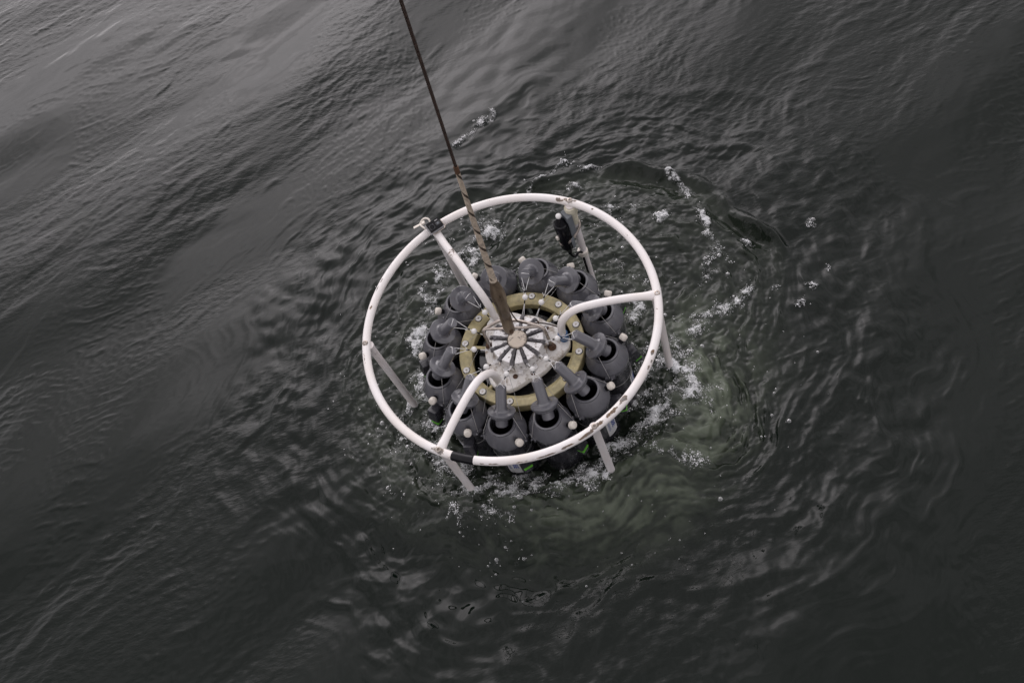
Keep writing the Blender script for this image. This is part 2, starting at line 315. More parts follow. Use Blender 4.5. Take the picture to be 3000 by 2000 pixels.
    # arcs of ripple that follow the ring round
    pf = spectrum(NU, NV, DU, .03, .20, .75, 0, 5, 13); pu = X0 + np.mod(rho * 1.3 + 1.0, NU * DU * .98); pv = Y0 + (th + math.pi) / (2 * math.pi) * NV * DU * .999
    P = samp(pf, pu, pv); H += (.0024 * churn + .0028 * frt + .0013 * ss(2.0, 1.1, rho)) * cr_(P)
    P2 = samp(spectrum(NU, NV, DU, .02, .07, .4, 0, 6, 14), Y0 * 0 + X0 + np.mod(rho * 1.2 + .4, NU * DU * .98), pv); H += (.0006 * churn + .0008 * frt + .00045 * ss(2.2, 1.2, rho)) * cr_(P2)
    H += (churn * .0006 + near * .0010 + frt * .0006) * spectrum(NU, NV, DU, .018, .05, .2, seed=10)
    H += .004 * ss(1.75, 1.2, rho) * ss(.9, 1.1, rho) * spectrum(NU, NV, DU, .06, .35, .8, seed=12)
    H += mound(GX, GY)
    for lx_, ly0 in ((.52, -.10), (.157, -.54), (-.383, -.425), (-.538, .118)):
        dd = np.hypot(GX - lx_, GY - ly0); H += .009 * np.exp(-(dd / .024) ** 2) - .006 * np.exp(-((dd - .05) / .015) ** 2)
    # foam density
    Fm = np.zeros_like(GX); jx = .012 * spectrum(NU, NV, DU, .04, .3, .6, seed=52); jy = .012 * spectrum(NU, NV, DU, .04, .3, .6, seed=53); FX = GX + jx; FY = GY + jy
    for x0, y0, x1, y1, wd, s_ in FOAM:
        d = np.array([x1 - x0, y1 - y0]); l2 = d @ d + 1e-9
        t = np.clip(((FX - x0) * d[0] + (FY - y0) * d[1]) / l2, 0, 1)
        q = np.hypot(FX - x0 - t * d[0], FY - y0 - t * d[1]) / (wd * .95)
        Fm = np.maximum(Fm, s_ * np.exp(-q * q * .8))
    n1 = spectrum(NU, NV, DU, .05, .25, .5, seed=50); n2 = spectrum(NU, NV, DU, .012, .06, .1, seed=51)
    Fm = np.clip(Fm * (.72 + .55 * n1), 0, 1.2)
    Fm = np.maximum(Fm, .10 * near * ss(-.2, 1.2, n1))
    H += ss(.15, .8, Fm) * (.0045 * np.abs(n2) + .010 * ss(.3, 1.5, n1))
    # milky, aerated water below the near side of the sampler
    ar = np.exp(-((np.hypot(GX - .05, GY + .02) - .66) / .13) ** 2) * ss(.3, -.6, th - .0) * ss(-2.6, -1.6, th)
    arn = ss(-1.0, 1.5, .5 * spectrum(NU, NV, DU, .02, .2, .6, seed=60) + .5 * P + .45 * P2 + .5 * samp(spectrum(NU, NV, DU, .05, .6, .8, 0, 5, 61), pu, pv))
    ar = ar * (.40 + .60 * np.exp(-((th + .85) / .8) ** 2)) * (.2 + .8 * arn)
    ar = ar + .16 * ss(.4, .95, np.cos(th - R(52))) * np.exp(-((rho - .95) / .06) ** 2) + (.20 * near + .16 * churn) * (.35 + .65 * arn)
    ar = np.clip(ar + .35 * ss(.3, 1.0, Fm) * (rs < 1.1), 0, 1)
    return H, DX, DY, Fm, ar, patch, rs
H, DX, DY, FM, AR, RP, _rs = fields()
edge = np.minimum.reduce([GX - X0, X1 - GX, GY - Y0, Y1 - GY]); edge = np.clip(edge / .5, 0, 1); edge = edge * edge * (3 - 2 * edge)
H *= edge; DX *= edge; DY *= edge; FM *= edge

def swell(x, y):
    g = np.random.default_rng(77); h = 0
    for i in range(14):
        lam = 2.6 * 1.35 ** i * g.uniform(.8, 1.2); d = R(120 + g.normal() * 28); k = 2 * math.pi / lam
        h = h + .0013 * lam ** .85 * np.sin(k * (x * math.cos(d) + y * math.sin(d)) + g.uniform(0, 6.28))
    return h
SW0 = float(swell(np.array(0.), np.array(0.)))
def sea(x, y): return samp(H, x, y) + np.where(np.hypot(x, y) < 1e9, swell(x, y) - SW0, 0)

def axis(lo, hi, f0, f1, fine, mid):
    a = list(np.arange(f0, f1, fine)); b = []; x = f1
    while x < hi: b.append(x); x += mid
    st = mid
    while x < 4000: b.append(x); st *= 1.18; x += st
    c = []; x = f0 - mid
    while x > lo: c.append(x); x -= mid
    st = mid
    while x > -4000: c.append(x); st *= 1.18; x -= st
    return np.array(c[::-1] + a + b)
def build_water():
    ax = axis(X0, X1, -.85, 1.25, .0055, .0095); ay = axis(Y0, Y1, -.95, 1.4, .0055, .0095)
    nx, ny = len(ax), len(ay); GX2, GY2 = np.meshgrid(ax, ay, indexing='ij')
    z = sea(GX2, GY2); dist = np.hypot(GX2, GY2)
    z = z * np.clip(400 / np.maximum(dist, 1), 0, 1)
    px = GX2 + samp(DX, GX2, GY2); py = GY2 + samp(DY, GX2, GY2)
    inside = (GX2 > X0) & (GX2 < X1) & (GY2 > Y0) & (GY2 < Y1)
    V = np.stack([px, py, z], -1).reshape(-1, 3)
    idx = np.arange(nx * ny).reshape(nx, ny)
    q = np.stack([idx[:-1, :-1], idx[1:, :-1], idx[1:, 1:], idx[:-1, 1:]], -1).reshape(-1, 4)
    loops = q.ravel(); counts = np.full(len(q), 4); starts = np.arange(len(q)) * 4
    me = bpy.data.meshes.new('sea_water'); me.vertices.add(len(V)); me.vertices.foreach_set('co', V.astype(np.float32).ravel())
    me.loops.add(len(loops)); me.loops.foreach_set('vertex_index', loops.astype(np.int32))
    me.polygons.add(len(counts)); me.polygons.foreach_set('loop_start', starts.astype(np.int32)); me.polygons.foreach_set('loop_total', counts.astype(np.int32))
    sm = np.ones(len(counts), bool); me.polygons.foreach_set('use_smooth', sm)
    me.update(calc_edges=True)
    for nm, A, out in (('foam', FM, 0), ('air', AR, 0), ('ripple', RP, .5)):
        a = me.attributes.new(nm, 'FLOAT', 'POINT'); vals = np.where(inside, samp(A, GX2, GY2), out).ravel()
        a.data.foreach_set('value', vals.astype(np.float32))
    o = bpy.data.objects.new('sea_water', me); sc.collection.objects.link(o); o['kind'] = 'structure'
    o['label'] = 'dark grey green sea, rippled and churned white round the sampler'
    return o
water = build_water()

def water_mat():
    m = bpy.data.materials.new('sea_water'); m.use_nodes = True; t = m.node_tree; t.nodes.clear(); N = t.nodes.new; K = t.links.new
    out = N('ShaderNodeOutputMaterial'); tc = N('ShaderNodeTexCoord')
    def attr(n): a = N('ShaderNodeAttribute'); a.attribute_name = n; return a.outputs['Fac']
    def noise(sc_, det, rot=0, scl=(1, 1, 1), rough=.5):
        mp = N('ShaderNodeMapping'); mp.inputs['Scale'].default_value = scl; mp.inputs['Rotation'].default_value = (0, 0, R(rot))
        K(tc.outputs['Object'], mp.inputs[0]); n = N('ShaderNodeTexNoise'); n.inputs['Scale'].default_value = sc_
        n.inputs['Detail'].default_value = det; n.inputs['Roughness'].default_value = rough; K(mp.outputs[0], n.inputs['Vector']); return n.outputs[0]
    def math_(op, a, b, c=None):
        x = N('ShaderNodeMath'); x.operation = op
        for i, s_ in enumerate((a, b, c)):
            if s_ is None: continue
            if isinstance(s_, (int, float)): x.inputs[i].default_value = s_
            else: K(s_, x.inputs[i])
        return x.outputs[0]
    def mr(a, lo, hi, o0=0., o1=1.):
        x = N('ShaderNodeMapRange'); x.inputs[1].default_value = lo; x.inputs[2].default_value = hi
        x.inputs[3].default_value = o0; x.inputs[4].default_value = o1; K(a, x.inputs[0]); return x.outputs[0]
    foam, air, rip = attr('foam'), attr('air'), attr('ripple')
    # capillary ripples finer than the mesh
    n1 = noise(26, 3, -30, (1, 2.6, 1)); n2 = noise(70, 2, -20, (1, 2.2, 1)); n3 = noise(120, 3)
    h = math_('MULTIPLY', n1, math_('MULTIPLY', rip, .0022))
    h = math_('ADD', h, math_('MULTIPLY', n2, math_('MULTIPLY', rip, .0006)))
    h = math_('ADD', h, math_('MULTIPLY', n3, math_('MULTIPLY', mr(foam, .05, .6), .006)))
    bp = N('ShaderNodeBump'); bp.inputs['Strength'].default_value = 1; bp.inputs['Distance'].default_value = 1; K(h, bp.inputs['Height'])
    fr = N('ShaderNodeFresnel'); fr.inputs['IOR'].default_value = 1.34; K(bp.outputs[0], fr.inputs['Normal'])
    gl = N('ShaderNodeBsdfGlossy'); gl.inputs['Roughness'].default_value = .03; K(bp.outputs[0], gl.inputs['Normal'])
    rf = N('ShaderNodeBsdfDiffuse'); rf.inputs['Color'].default_value = (.0020, .0048, .0030, 1)
    df = N('ShaderNodeBsdfDiffuse'); df.inputs['Color'].default_value = (.100, .118, .085, 1); K(bp.outputs[0], df.inputs['Normal'])
    body = N('ShaderNodeMixShader'); K(mr(air, 0, 1, .0, .85), body.inputs[0]); K(rf.outputs[0], body.inputs[1]); K(df.outputs[0], body.inputs[2])
    wat = N('ShaderNodeMixShader'); K(fr.outputs[0], wat.inputs[0]); K(body.outputs[0], wat.inputs[1]); K(gl.outputs[0], wat.inputs[2])
    # bubbly foam specks, their flat white also standing in for sky glints
    fn = noise(170, 3, 0, (1, 1, 1), .6); fn2 = noise(45, 3, 0, (1, 1, 1), .6)
    f1 = math_('ADD', math_('MULTIPLY', fn, .9), math_('MULTIPLY', fn2, .8)); f1 = math_('ADD', f1, math_('MULTIPLY', foam, .42))
    fm = mr(f1, 1.16, 1.34); fm = math_('MULTIPLY', fm, mr(foam, .04, .2))
    vo = N('ShaderNodeTexVoronoi'); vo.feature = 'DISTANCE_TO_EDGE'; vo.inputs['Scale'].default_value = 95; K(tc.outputs['Object'], vo.inputs['Vector'])
    lace = math_('MULTIPLY', mr(vo.outputs[0], .01, .08, 1, 0), math_('MULTIPLY', mr(foam, .12, .5), mr(fn2, .46, .56)))
    fm = math_('MAXIMUM', fm, math_('MULTIPLY', lace, .8))
    fd = N('ShaderNodeBsdfDiffuse'); fd.inputs['Color'].default_value = (.62, .63, .64, 1)
    fin = N('ShaderNodeMixShader'); K(fm, fin.inputs[0]); K(wat.outputs[0], fin.inputs[1]); K(fd.outputs[0], fin.inputs[2])
    K(fin.outputs[0], out.inputs['Surface'])
    return m
water.data.materials.append(water_mat())

# ------------------------------------------------------------------ sampler frame
TR = .0285 * S
frm = thing('sampler_frame', 'round white tubular frame with chipped paint and a gold ring, half sunk in the sea', 'water sampler')
# (bearing on the hoop, half width in degrees, place round the tube, half height, how much paint is gone)
WEAR = [(65.9, 3.2, 95, 60, .50), (70, 3, 120, 40, .42), (6, 2, 80, 40, .30), (-1, 1, 110, 30, .36), (33, 5, 110, 12, .40), (28, 4, 135, 10, .36), (-19, 2.2, 70, 30, .44), (-24, 3, 40, 30, .38),
        (-40, 2.6, 95, 42, .56), (-46, 3.4, 80, 34, .54), (-53, 3.5, 75, 40, .50), (-58, 4.5, 50, 26, .48), (-66, 6, 40, 20, .46), (-74, 9, 30, 16, .44), (-84, 8, 26, 14, .40), (-92, 8, 30, 14, .40),
        (-114, 3, 80, 60, .44), (-110, 2, 40, 30, .40), (-174, 2.2, 95, 70, .42), (170, 2, 90, 30, .42), (160, 5, 75, 16, .40), (152, 4, 75, 12, .38), (-167, 3, 70, 16, .38), (-150, 8, 30, 14, .34), (100, 1.2, 90, 25, .36), (118, 1, 60, 25, .36), (55, 1, 100, 30, .36)]
def wear_attr(o, fn):
    me = o.data; co = np.empty(len(me.vertices) * 3, np.float32); me.vertices.foreach_get('co', co)
    a = me.attributes.new('wear', 'FLOAT', 'POINT'); a.data.foreach_set('value', fn(co.reshape(-1, 3)).astype(np.float32))
def hoop_wear(v):
    a = np.degrees(np.arctan2(v[:, 1], v[:, 0])); r = np.hypot(v[:, 0], v[:, 1]); b = np.degrees(np.arctan2(v[:, 2], r - S)) % 360
    w_ = np.full(len(v), .10)
    for A, da, B, db, s_ in WEAR:
        d = (a - A + 180) % 360 - 180; e = (b - B + 180) % 360 - 180
        w_ = np.maximum(w_, s_ * np.exp(-(d / da) ** 2 * .8 - (e / db) ** 2 * .8) + .1)
    return w_
a_ = np.arange(540) * 2 * math.pi / 540
hoop = MB().tube(np.stack([S * np.cos(a_), S * np.sin(a_), 0 * a_], 1), TR, 28, closed=True).obj('hoop', M['paint'], frm); wear_attr(hoop, hoop_wear)
JA = [65.85, 5.85, -54.15, -114.15, -174.15, 125.85]
for i, A in enumerate(JA):
    p0, p1 = pol(.985, A, -.012), pol(.985, A, -1.75)
    n = 60; P = np.array([p0 + (p1 - p0) * t for t in np.linspace(0, 1, n)])
    rr = np.full(n, TR * .93); rr[:3] = [TR * 1.12, TR * 1.04, TR * .96]
    lg = MB().tube(P, rr, 22).obj('leg', M['paint_leg'], frm)
    wear_attr(lg, lambda v: np.full(len(v), .12) + .18 * np.exp(-((v[:, 2] + .05) / .02) ** 2))
    # bolt head on the hoop above each leg
    mb = MB().lathe([(.001, .0012), (.0045, .0012), (.0052, .004), (.0085, .0042), (.0105, .003), (.0112, 0)][::-1], frame(pol(1.0, A, 0) + np.array([0, 0, TR - .0022]), (0, 0, 1)), 20)
    mb.obj('bolt', M['steel'], frm)
    MB().lathe([(.0034, 0), (.0034, .0006)], frame(pol(1.0, A, 0) + np.array([0, 0, TR - .0012]), (0, 0, 1)), 6).obj('bolt_socket', M['bore'], frm)
for A, AE in ((5.85, 8.5), (-114.15, -115.5), (125.85, 128.5)):
    P = bez([pol(.985, A, 0), pol(.80, A + .3 * (AE - A), .006), pol(.60, A + .5 * (AE - A), -.0), pol(.45, AE, -.045), pol(.355, AE, -.13), pol(.318, AE, -.24), pol(.31, AE, -.385)], 10)
    n = len(P); rr = np.full(n, TR * .95); rr[:5] = TR * np.array([1.0, 1.16, 1.10, 1.03, .97])
    sp = MB().tube(P, rr, 24).obj('spoke', M['paint'], frm)
    wear_attr(sp, lambda v, A=A: np.full(len(v), .12) + (.26 * np.exp(-((np.hypot(v[:, 0], v[:, 1]) - .38) / .05) ** 2) * (v[:, 2] > 0) if A > 100 else 0))
# black tape on the hoop by the front left leg
ta = np.radians(np.linspace(-108.8, -100.2, 24))
rr = np.full(24, TR * 1.10); rr[[0, -1]] = TR * 1.02
MB().tube(np.stack([S * np.cos(ta), S * np.sin(ta), 0 * ta], 1), rr, 28).obj('black_tape', M['black'], frm)

# white mounting plate with three lobes
a_ = np.radians(np.arange(0, 360, 4)); rad = np.full(len(a_), .262)
for c in (6.5, -114.5, 127.5):
    d = np.abs((np.degrees(a_) - c + 180) % 360 - 180); rad = np.maximum(rad, .352 * np.clip(np.cos(np.radians(d * 1.0)), .4, 1) ** 1.2 * np.where(d < 26, 1, 0)); 
rad = np.convolve(np.r_[rad[-3:], rad, rad[:3]], np.ones(7) / 7, 'valid')
pl = MB().prism(np.stack([rad * np.cos(a_), rad * np.sin(a_)], 1) * S, -.435 * S, -.39 * S, .004).obj('mounting_plate', M['plate'], frm)
for A, r_ in ((-98, .228), (-66, .228), (60, .215), (38, .225)):
    MB().lathe([(.010, 0), (.010, .003), (.006, .005), (.006, .002), (.001, .002)], frame(pol(r_, A, -.39), (0, 0, 1)), 12).obj('rusty_bolt', M['rust'], frm)
# gold ring holding the bottles
g = [(.362, -.475), (.362, -.415), (.386, -.396), (.400, -.393), (.447, -.393), (.452, -.40), (.452, -.475)]
gr = MB().lathe([(r_ * S, z_ * S) for r_, z_ in g] + [(g[0][0] * S, g[0][1] * S)], None, 96, False, False).obj('bottle_ring', M['brass'], frm, 30)
for k in range(12):
    A = 81.15 - 30 * k; T = frame(pol(.4165, A, -.393), (0, 0, 1))
    MB().lathe([(.0148, -.0004), (.0148, .0005)], T, 24).obj('bolt_hole', M['bore'], gr)
    MB().lathe([(.0122, .0002), (.0126, .0035), (.0112, .0052), (.006, .0046), (.0035, .003)], T, 24).obj('washer', M['nylon'], gr)
    MB().lathe([(.0030, .003), (.0030, .0056)], T, 8).obj('screw', M['steel'], gr)
# drum and struts below
MB().lathe([(.34 * S, -1.5 * S), (.345 * S, -.52 * S), (.33 * S, -.50 * S), (.002, -.50 * S)], None, 64, False, True).obj('inner_drum', M['drum'], frm)
for k in range(6):
    A = 51 + 60 * k
    MB().tube([pol(.24, A, -.45), pol(.37, A, -.45)], .0085, 12).obj('strut', M['brass'], frm)
# release carousel
hub = MB().lathe([(.195 * S, -.39 * S), (.192 * S, -.37 * S), (.176 * S, -.36 * S), (.05 * S, -.335 * S)], None, 48, False, True).obj('release_carousel', M['plate'], frm)
MB().lathe([(.067 * S, -.335 * S), (.068 * S, -.266 * S), (.062 * S, -.259 * S), (.002, -.258 * S)], None, 40, False, True).obj('centre_disc', M['hubdisc'], hub)
for k in range(12):
    A = -9.5 - 30 * k
    T = Matrix.Rotation(R(A), 4, 'Z') @ Matrix.Translation((.128 * S, 0, -.280 * S)) @ Matrix.Rotation(R(6 + random.uniform(-3, 3)), 4, 'Y')
    mb = MB().box(T, .115 * S, .0145 * S, .030 * S, .0015)
    mb.box(T @ Matrix.Translation((.055 * S, 0, .006 * S)) @ Matrix.Rotation(R(random.uniform(-12, 12)), 4, 'Z'), .035 * S, .028 * S, .020 * S, .0015)
    mb.box(T @ Matrix.Translation((-.02 * S, .002, .012 * S)) @ Matrix.Rotation(R(random.uniform(-8, 8)), 4, 'Z'), .06 * S, .010 * S, .014 * S, .001)
    for _ in range(4):
        mb.box(T @ Matrix.Translation((random.uniform(-.05, .06) * S, random.uniform(-.008, .008) * S, random.uniform(.010, .018) * S)) @ Matrix.Rotation(R(random.uniform(-25, 25)), 4, 'Z'), random.uniform(.012, .03) * S, random.uniform(.008, .022) * S, .014 * S, .001)
    mb.obj('latch', M['latch'], hub)
    pn = MB().lathe([(.0028, 0), (.0028, .010), (.0042, .0105), (.0042, .013), (.001, .0132)], frame(pol(.197, A + random.uniform(-3, 3), -.345), (0, 0, 1)), 10); pn.obj('trigger_pin', M['steel'], hub)
    MB().box(frame(pol(.205, A + 12, -.375), (0, 0, 1), tuple(pol(1, A, 0))), .030 * S, .034 * S, .030 * S, .0015).obj('guide_block', M['block'], hub)
    MB().tube(bez([pol(.19, A + 2, -.30), pol(.212, A + 8, -.325), pol(.205, A + 15, -.345), pol(.19, A + 20, -.33)], 4), .0011, 6).obj('loose_cord', M['cord'], hub, 60)
    a0, a1 = A + 4.5, A + 25.5; o = [(.075, a0 + 4), (.075, a1 - 4), (.185, a1 - 0.5), (.185, a0 + 0.5)]
    o = [(r_ * S * math.cos(R(q)), r_ * S * math.sin(R(q))) for r_, q in o]
    MB().prism(o, -.37 * S, (-.268 if k % 3 else -.276) * S, .002).obj('wedge', M['block'], hub, 25)
# stainless bail over the carousel
BR = .0115 * S
L0, L1_, R0, R1_ = (-.225, .02, -.385), (-.221, .03, -.155), (.225, -.02, -.385), (.207, .015, -.155)
q = lambda *p: [np.array(v) * S for v in p]
MB().tube(rounded(q(L0, L1_, (-.095, .095, -.15), (.03, .08, -.15), R1_, R0), .02), BR, 14).obj('bail', M['steel'], frm)
MB().tube(bez(q((-.205, .034, -.157), (.0, .03, -.162), (.195, .022, -.157)), 4), BR * .85, 12).obj('crossbar', M['steel'], frm)
for p in (L0, R0): MB().lathe([(.016, 0), (.016, .006), (.011, .012), (.011, .022)], frame(np.array(p) * S, (0, 0, 1)), 20).obj('bail_socket', M['rust'], frm)
# blue tape round the foot of the right hand spoke
MB().lathe([(TR * 1.18, -.012), (TR * 1.3, 0), (TR * 1.22, .012), (TR * 1.27, .024), (TR * 1.1, .03)], frame(pol(.312, 8.5, -.365), (0, 0, 1)), 24).obj('blue_tape', M['blue'], frm)

# ------------------------------------------------------------------ bottles
def text_mesh(body, size):
    c = bpy.data.curves.new('t', 'FONT'); c.body = body; c.size = size; c.align_x = 'CENTER'; c.align_y = 'CENTER'; c.extrude = 0; c.offset = size * .02
    o = bpy.data.objects.new('t', c); sc.collection.objects.link(o); dg = bpy.context.evaluated_depsgraph_get()
    me = bpy.data.meshes.new_from_object(o.evaluated_get(dg)); bpy.data.objects.remove(o); bpy.data.curves.remove(c)
    return np.array([v.co[:] for v in me.vertices]), [tuple(p.vertices) for p in me.polygons]
BODY_R = .142 * S
def on_body(v, rad, zc):     # text lies along the bottle and reads downwards: x -> down, y -> round the bottle
    a = v[:, 1] / rad + R(4); return np.stack([rad * np.cos(a), rad * np.sin(a), zc - v[:, 0]], 1)
TXT, TF = text_mesh('SBE', .062)
def make_bottle(name, label, A, sticker, twist, body_only=None):
    T = Matrix.Rotation(R(A), 4, 'Z') @ Matrix.Translation((.605 * S, 0, -.33 * S))
    t = thing(name, label, 'sampling bottle', T, 'grey sampling bottles round the gold ring')
    # barrel
    MB().lathe([(BODY_R, -.60), (BODY_R, -.125 * S), (BODY_R * .93, -.12 * S), (BODY_R * .93, -.58)], None, 48, True, False).obj('barrel', M['pvc_dark'], t)
    MB().lathe([(BODY_R + .0006, -.30 * S), (BODY_R + .0012, -.303 * S), (BODY_R + .0006, -.306 * S)], None, 48, False, False).obj('seam', M['line'], t)
    # conical shoulder with open mouth
    prof = [(.086, -.12), (.080, -.004), (.0825, -.001), (.084, 0), (.095, 0), (.097, -.002), (.0975, -.016), (.101, -.020), (.147, -.100), (.1495, -.105), (.1505, -.109), (.1505, -.134), (.149, -.137), (.143, -.139)]
    MB().lathe([(a * S, b * S) for a, b in prof], None, 56, False, False).obj('shoulder', M['pvc'], t, 24)
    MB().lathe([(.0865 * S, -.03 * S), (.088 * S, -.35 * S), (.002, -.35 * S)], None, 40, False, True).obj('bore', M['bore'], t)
    # stopper pulled aside over the mouth
    a0 = np.array([.012 + twist[0], twist[1], -.008]) * S; a1 = np.array([-.168, twist[1] * 1.5 + twist[2], .212]) * S
    F = frame(a0, a1 - a0); Ls = float(np.linalg.norm(a1 - a0))
    st = MB().lathe([(.0015, 0), (.040 * S, .0), (.043 * S, .003), (.043 * S, .068 * S), (.074 * S, .070 * S), (.078 * S, .074 * S), (.080 * S, .090 * S), (.0915 * S, .093 * S), (.0955 * S, .099 * S),
                     (.0955 * S, .110 * S), (.093 * S, .1135 * S), (.056 * S, .117 * S), (.045 * S, .126 * S), (.039 * S, .143 * S), (.037 * S, Ls - .002), (.035 * S, Ls), (.001, Ls)], F, 48)
    st.obj('stopper', M['pvc'], t, 28)
    # round vent knob on the shoulder
    kp = np.array([.090, .118, -.066]) * S; kn = Vector((.62, .78, .62)).normalized()
    kb = MB().lathe([(.016 * S, -.03 * S), (.021 * S, -.002 * S), (.021 * S, .004 * S)], frame(kp, kn), 20).obj('vent_seat', M['black'], t)
    MB().lathe([(.020 * S, .004 * S), (.0245 * S, .007 * S), (.0272 * S, .013 * S), (.0272 * S, .036 * S), (.0245 * S, .043 * S), (.018 * S, .046 * S), (.001, .0465 * S)], frame(kp, kn), 24).obj('vent_knob', M['bone'], t, 60)
    # side hooks and their lines to the stopper
    mid = a0 + (a1 - a0) * (.10 * S / Ls)
    for s_ in (-1, 1):
        hp = np.array([.045, s_ * .146, -.128]) * S
        mb = MB().box(frame(hp, (.3, s_, .35), (1, -s_ * .3, 0)), .070 * S, .026 * S, .014 * S, .0015)
        mb.box(frame(hp + np.array([.008, s_ * .004, .003]), (.3, s_, .9), (1, 0, 0)), .012 * S, .016 * S, .022 * S, .001)
        mb.obj('hook', M['pvc'], t)
        e = mid + np.array([.03 * S, s_ * .085 * S, -.0 * S]) * 1.0
        MB().tube([e, hp + np.array([.0, s_ * .004, .006])], .0009, 6).obj('hook_line', M['line'], t)
    # valve handle with its green band, low down on the barrel
    hr = Matrix.Rotation(R(41), 4, 'Z')
    bx = hr @ Matrix.Translation((.185 * S, 0, -.25 * S)); tilt = Matrix.Rotation(R(-14), 4, 'Y')
    mb = MB().box(bx @ tilt, .085 * S, .075 * S, .11 * S, .004)
    mb.box(bx @ Matrix.Translation((.018 * S, 0, -.085 * S)) @ tilt, .055 * S, .062 * S, .09 * S, .004)
    vh = mb.obj('valve_handle', M['pvc_dark'], t)
    MB().box(bx @ Matrix.Translation((.026 * S, 0, -.080 * S)) @ tilt, .055 * S, .066 * S, .016 * S, .002).obj('green_band', M['green'], vh)
    if sticker:
        zc = -.445 * S; rad = BODY_R + .0008
        u = np.linspace(-.026, .026, 9); v = [[x, y, 0] for x in (-.062, .062) for y in u]
        f = [(i, i + 1, i + 10, i + 9) for i in range(8)]
        sk = MB().add(on_body(np.array(v), rad, zc), f).obj('sticker', M['sticker'], t, 60)
        tv = TXT.copy() * np.array([.66, .44, 1]) * 1.0; tv[:, 0] -= .016; tv[:, 1] += .009
        MB().add(on_body(tv, rad + .0005, zc), TF).obj('printed_letters', M['ink'], sk, 0)
        # wave mark printed beside the letters
        n = 61; x = np.linspace(-.052, .020, n); y = -.0135 + .0052 * np.sin(np.linspace(0, 12 * math.pi, n)); v = []
        for i in range(n): v += [[x[i] - .0011, y[i] - .0006, 0], [x[i] + .0011, y[i] + .0006, 0]]
        MB().add(on_body(np.array(v), rad + .0005, zc), [(2 * i, 2 * i + 2, 2 * i + 3, 2 * i + 1) for i in range(n - 1)]).obj('wave_mark', M['ink'], sk, 0)
        v, f = text_mesh('12 5', .020); v[:, 0] = v[:, 0] * .8 + .036; v[:, 1] = v[:, 1] * .8 + .004
    # lanyard: stopper handle -> bead -> latch
    n = Vector(a1 - a0).normalized(); side = np.array([0, 1., 0])
    br, bz = .30, -.205; bead = np.array([br - .605, (twist[2] + random.uniform(-.012, .012)), bz + .33]) * S
    lat = np.array([.185 - .605, 0, -.285 + .33]) * S
    tip = a1 - np.array(n) * .012 * S; cr1 = bead + (tip - bead) * .26; cr2 = bead + (lat - bead) * .24
    ly = MB(); off = side * .034 * S
    ly.tube([tip + off, cr1 + side * .001, bead], .0013, 6); ly.tube([tip - off, cr1 - side * .001, bead], .0013, 6)
    ly.tube(bez([tip + off, tip + np.array([0, 0, .036 * S]) + np.array([-.01, 0, 0]), tip - off], 5), .0013, 6)
    ly.tube([cr1, cr1 + np.array([.006, .012 * random.choice((-1, 1)), .012])], .0011, 6)
    ly.tube([bead, cr2, lat + side * .004], .0012, 6); ly.tube([bead, cr2, lat - side * .004], .0012, 6)
    lo = ly.obj('lanyard', M['cord'], t, 60)
    MB().ball(bead, .0205 * S).obj('bead', M['nylon'], lo, 60)
    for c_, q_ in ((cr1, tip), (cr2, lat)): 
        MB().lathe([(.0026, -.006), (.0026, .006)], frame(c_, Vector(q_ - bead)), 10).obj('crimp', M['black'], lo)
    hp = np.array([.02, .150, -.118]) * S
    MB().tube(bez([cr2, cr2 + (hp - cr2) * .5 + np.array([0, 0, -.012]), hp], 6), .0008, 6).obj('trigger_line', M['line'], t)
    return t
BL = ['grey open bottle just below the blue taped foot of the right hand spoke',
      'grey open bottle at lower right, its white and blue sticker clear of the hoop',
      'grey open bottle at the front, right of the one nearest the black tape',
      'grey open bottle at the front, nearest the black tape on the hoop',
      'grey open bottle crossed by the front left spoke',
      'grey open bottle beside the left leg, second up from the front left spoke',
      'grey open bottle at the far left, directly opposite the blue taped spoke',
      'grey bottle at upper left beside the spoke under the action camera',
      'grey bottle hidden in part by the rusty cable termination and the rear spoke',
      'grey bottle at the very back, its stopper end facing the viewer',
      'grey open bottle beside the black instrument leg at the back right',
      'grey open bottle crossed by the right hand spoke']
TW = [(.01, -.006, .0), (.0, -.012, -.012), (.0, .006, .022), (.0, .004, .006), (.0, .008, .0), (.0, -.01, -.012), (.0, -.006, -.008), (-.012, -.01, .0), (-.02, .0, 0.), (-.016, .006, -.01), (.012, .006, .006), (.012, .0, -.01)]
AO = [-9.5 - 30 * k for k in range(12)]
for k in range(12):
    make_bottle('sampling_bottle', BL[k], AO[k], k in (0, 1, 3, 4), TW[k])

# ------------------------------------------------------------------ cable
P0 = np.array([-.027, .012, -.152]) * S; D = np.array([.0265, .141, 1.]); D /= np.linalg.norm(D)
cab = thing('lowering_cable', 'thin rusty wire ending in a grey spiral grip and a rust stained tapered fitting', 'cable')
e1 = np.cross(D, [1, 0, 0]); e1 /= np.linalg.norm(e1); e2 = np.cross(D, e1)
at = lambda s_: P0 + D * s_ * S
FT = frame(P0, D)
tp = [(.001, -.03), (.018, -.03), (.023, -.022), (.024, .0), (.0315, .006), (.033, .02), (.0335, .155), (.0325, .160), (.0325, .170), (.034, .176), (.0365, .30), (.042, .345), (.0425, .385), (.040, .42), (.026, .505), (.022, .52), (.021, .53), (.001, .53)]
tm = MB().lathe([(a * 1.17 * S, b * S) for a, b in tp], FT, 36, False, False).obj('termination', M['term'], cab, 35)
MB().lathe([(.0005, -.042 * S), (.008, -.042 * S), (.0095, -.034 * S), (.0095, -.029 * S)], FT, 6, True, True).obj('pin_nut', M['rust'], tm)
MB().lathe([(.020 * S, .525 * S), (.0245 * S, .53 * S), (.0245 * S, .545 * S), (.018 * S, .555 * S)], FT, 24).obj('collar', M['strand'], tm)
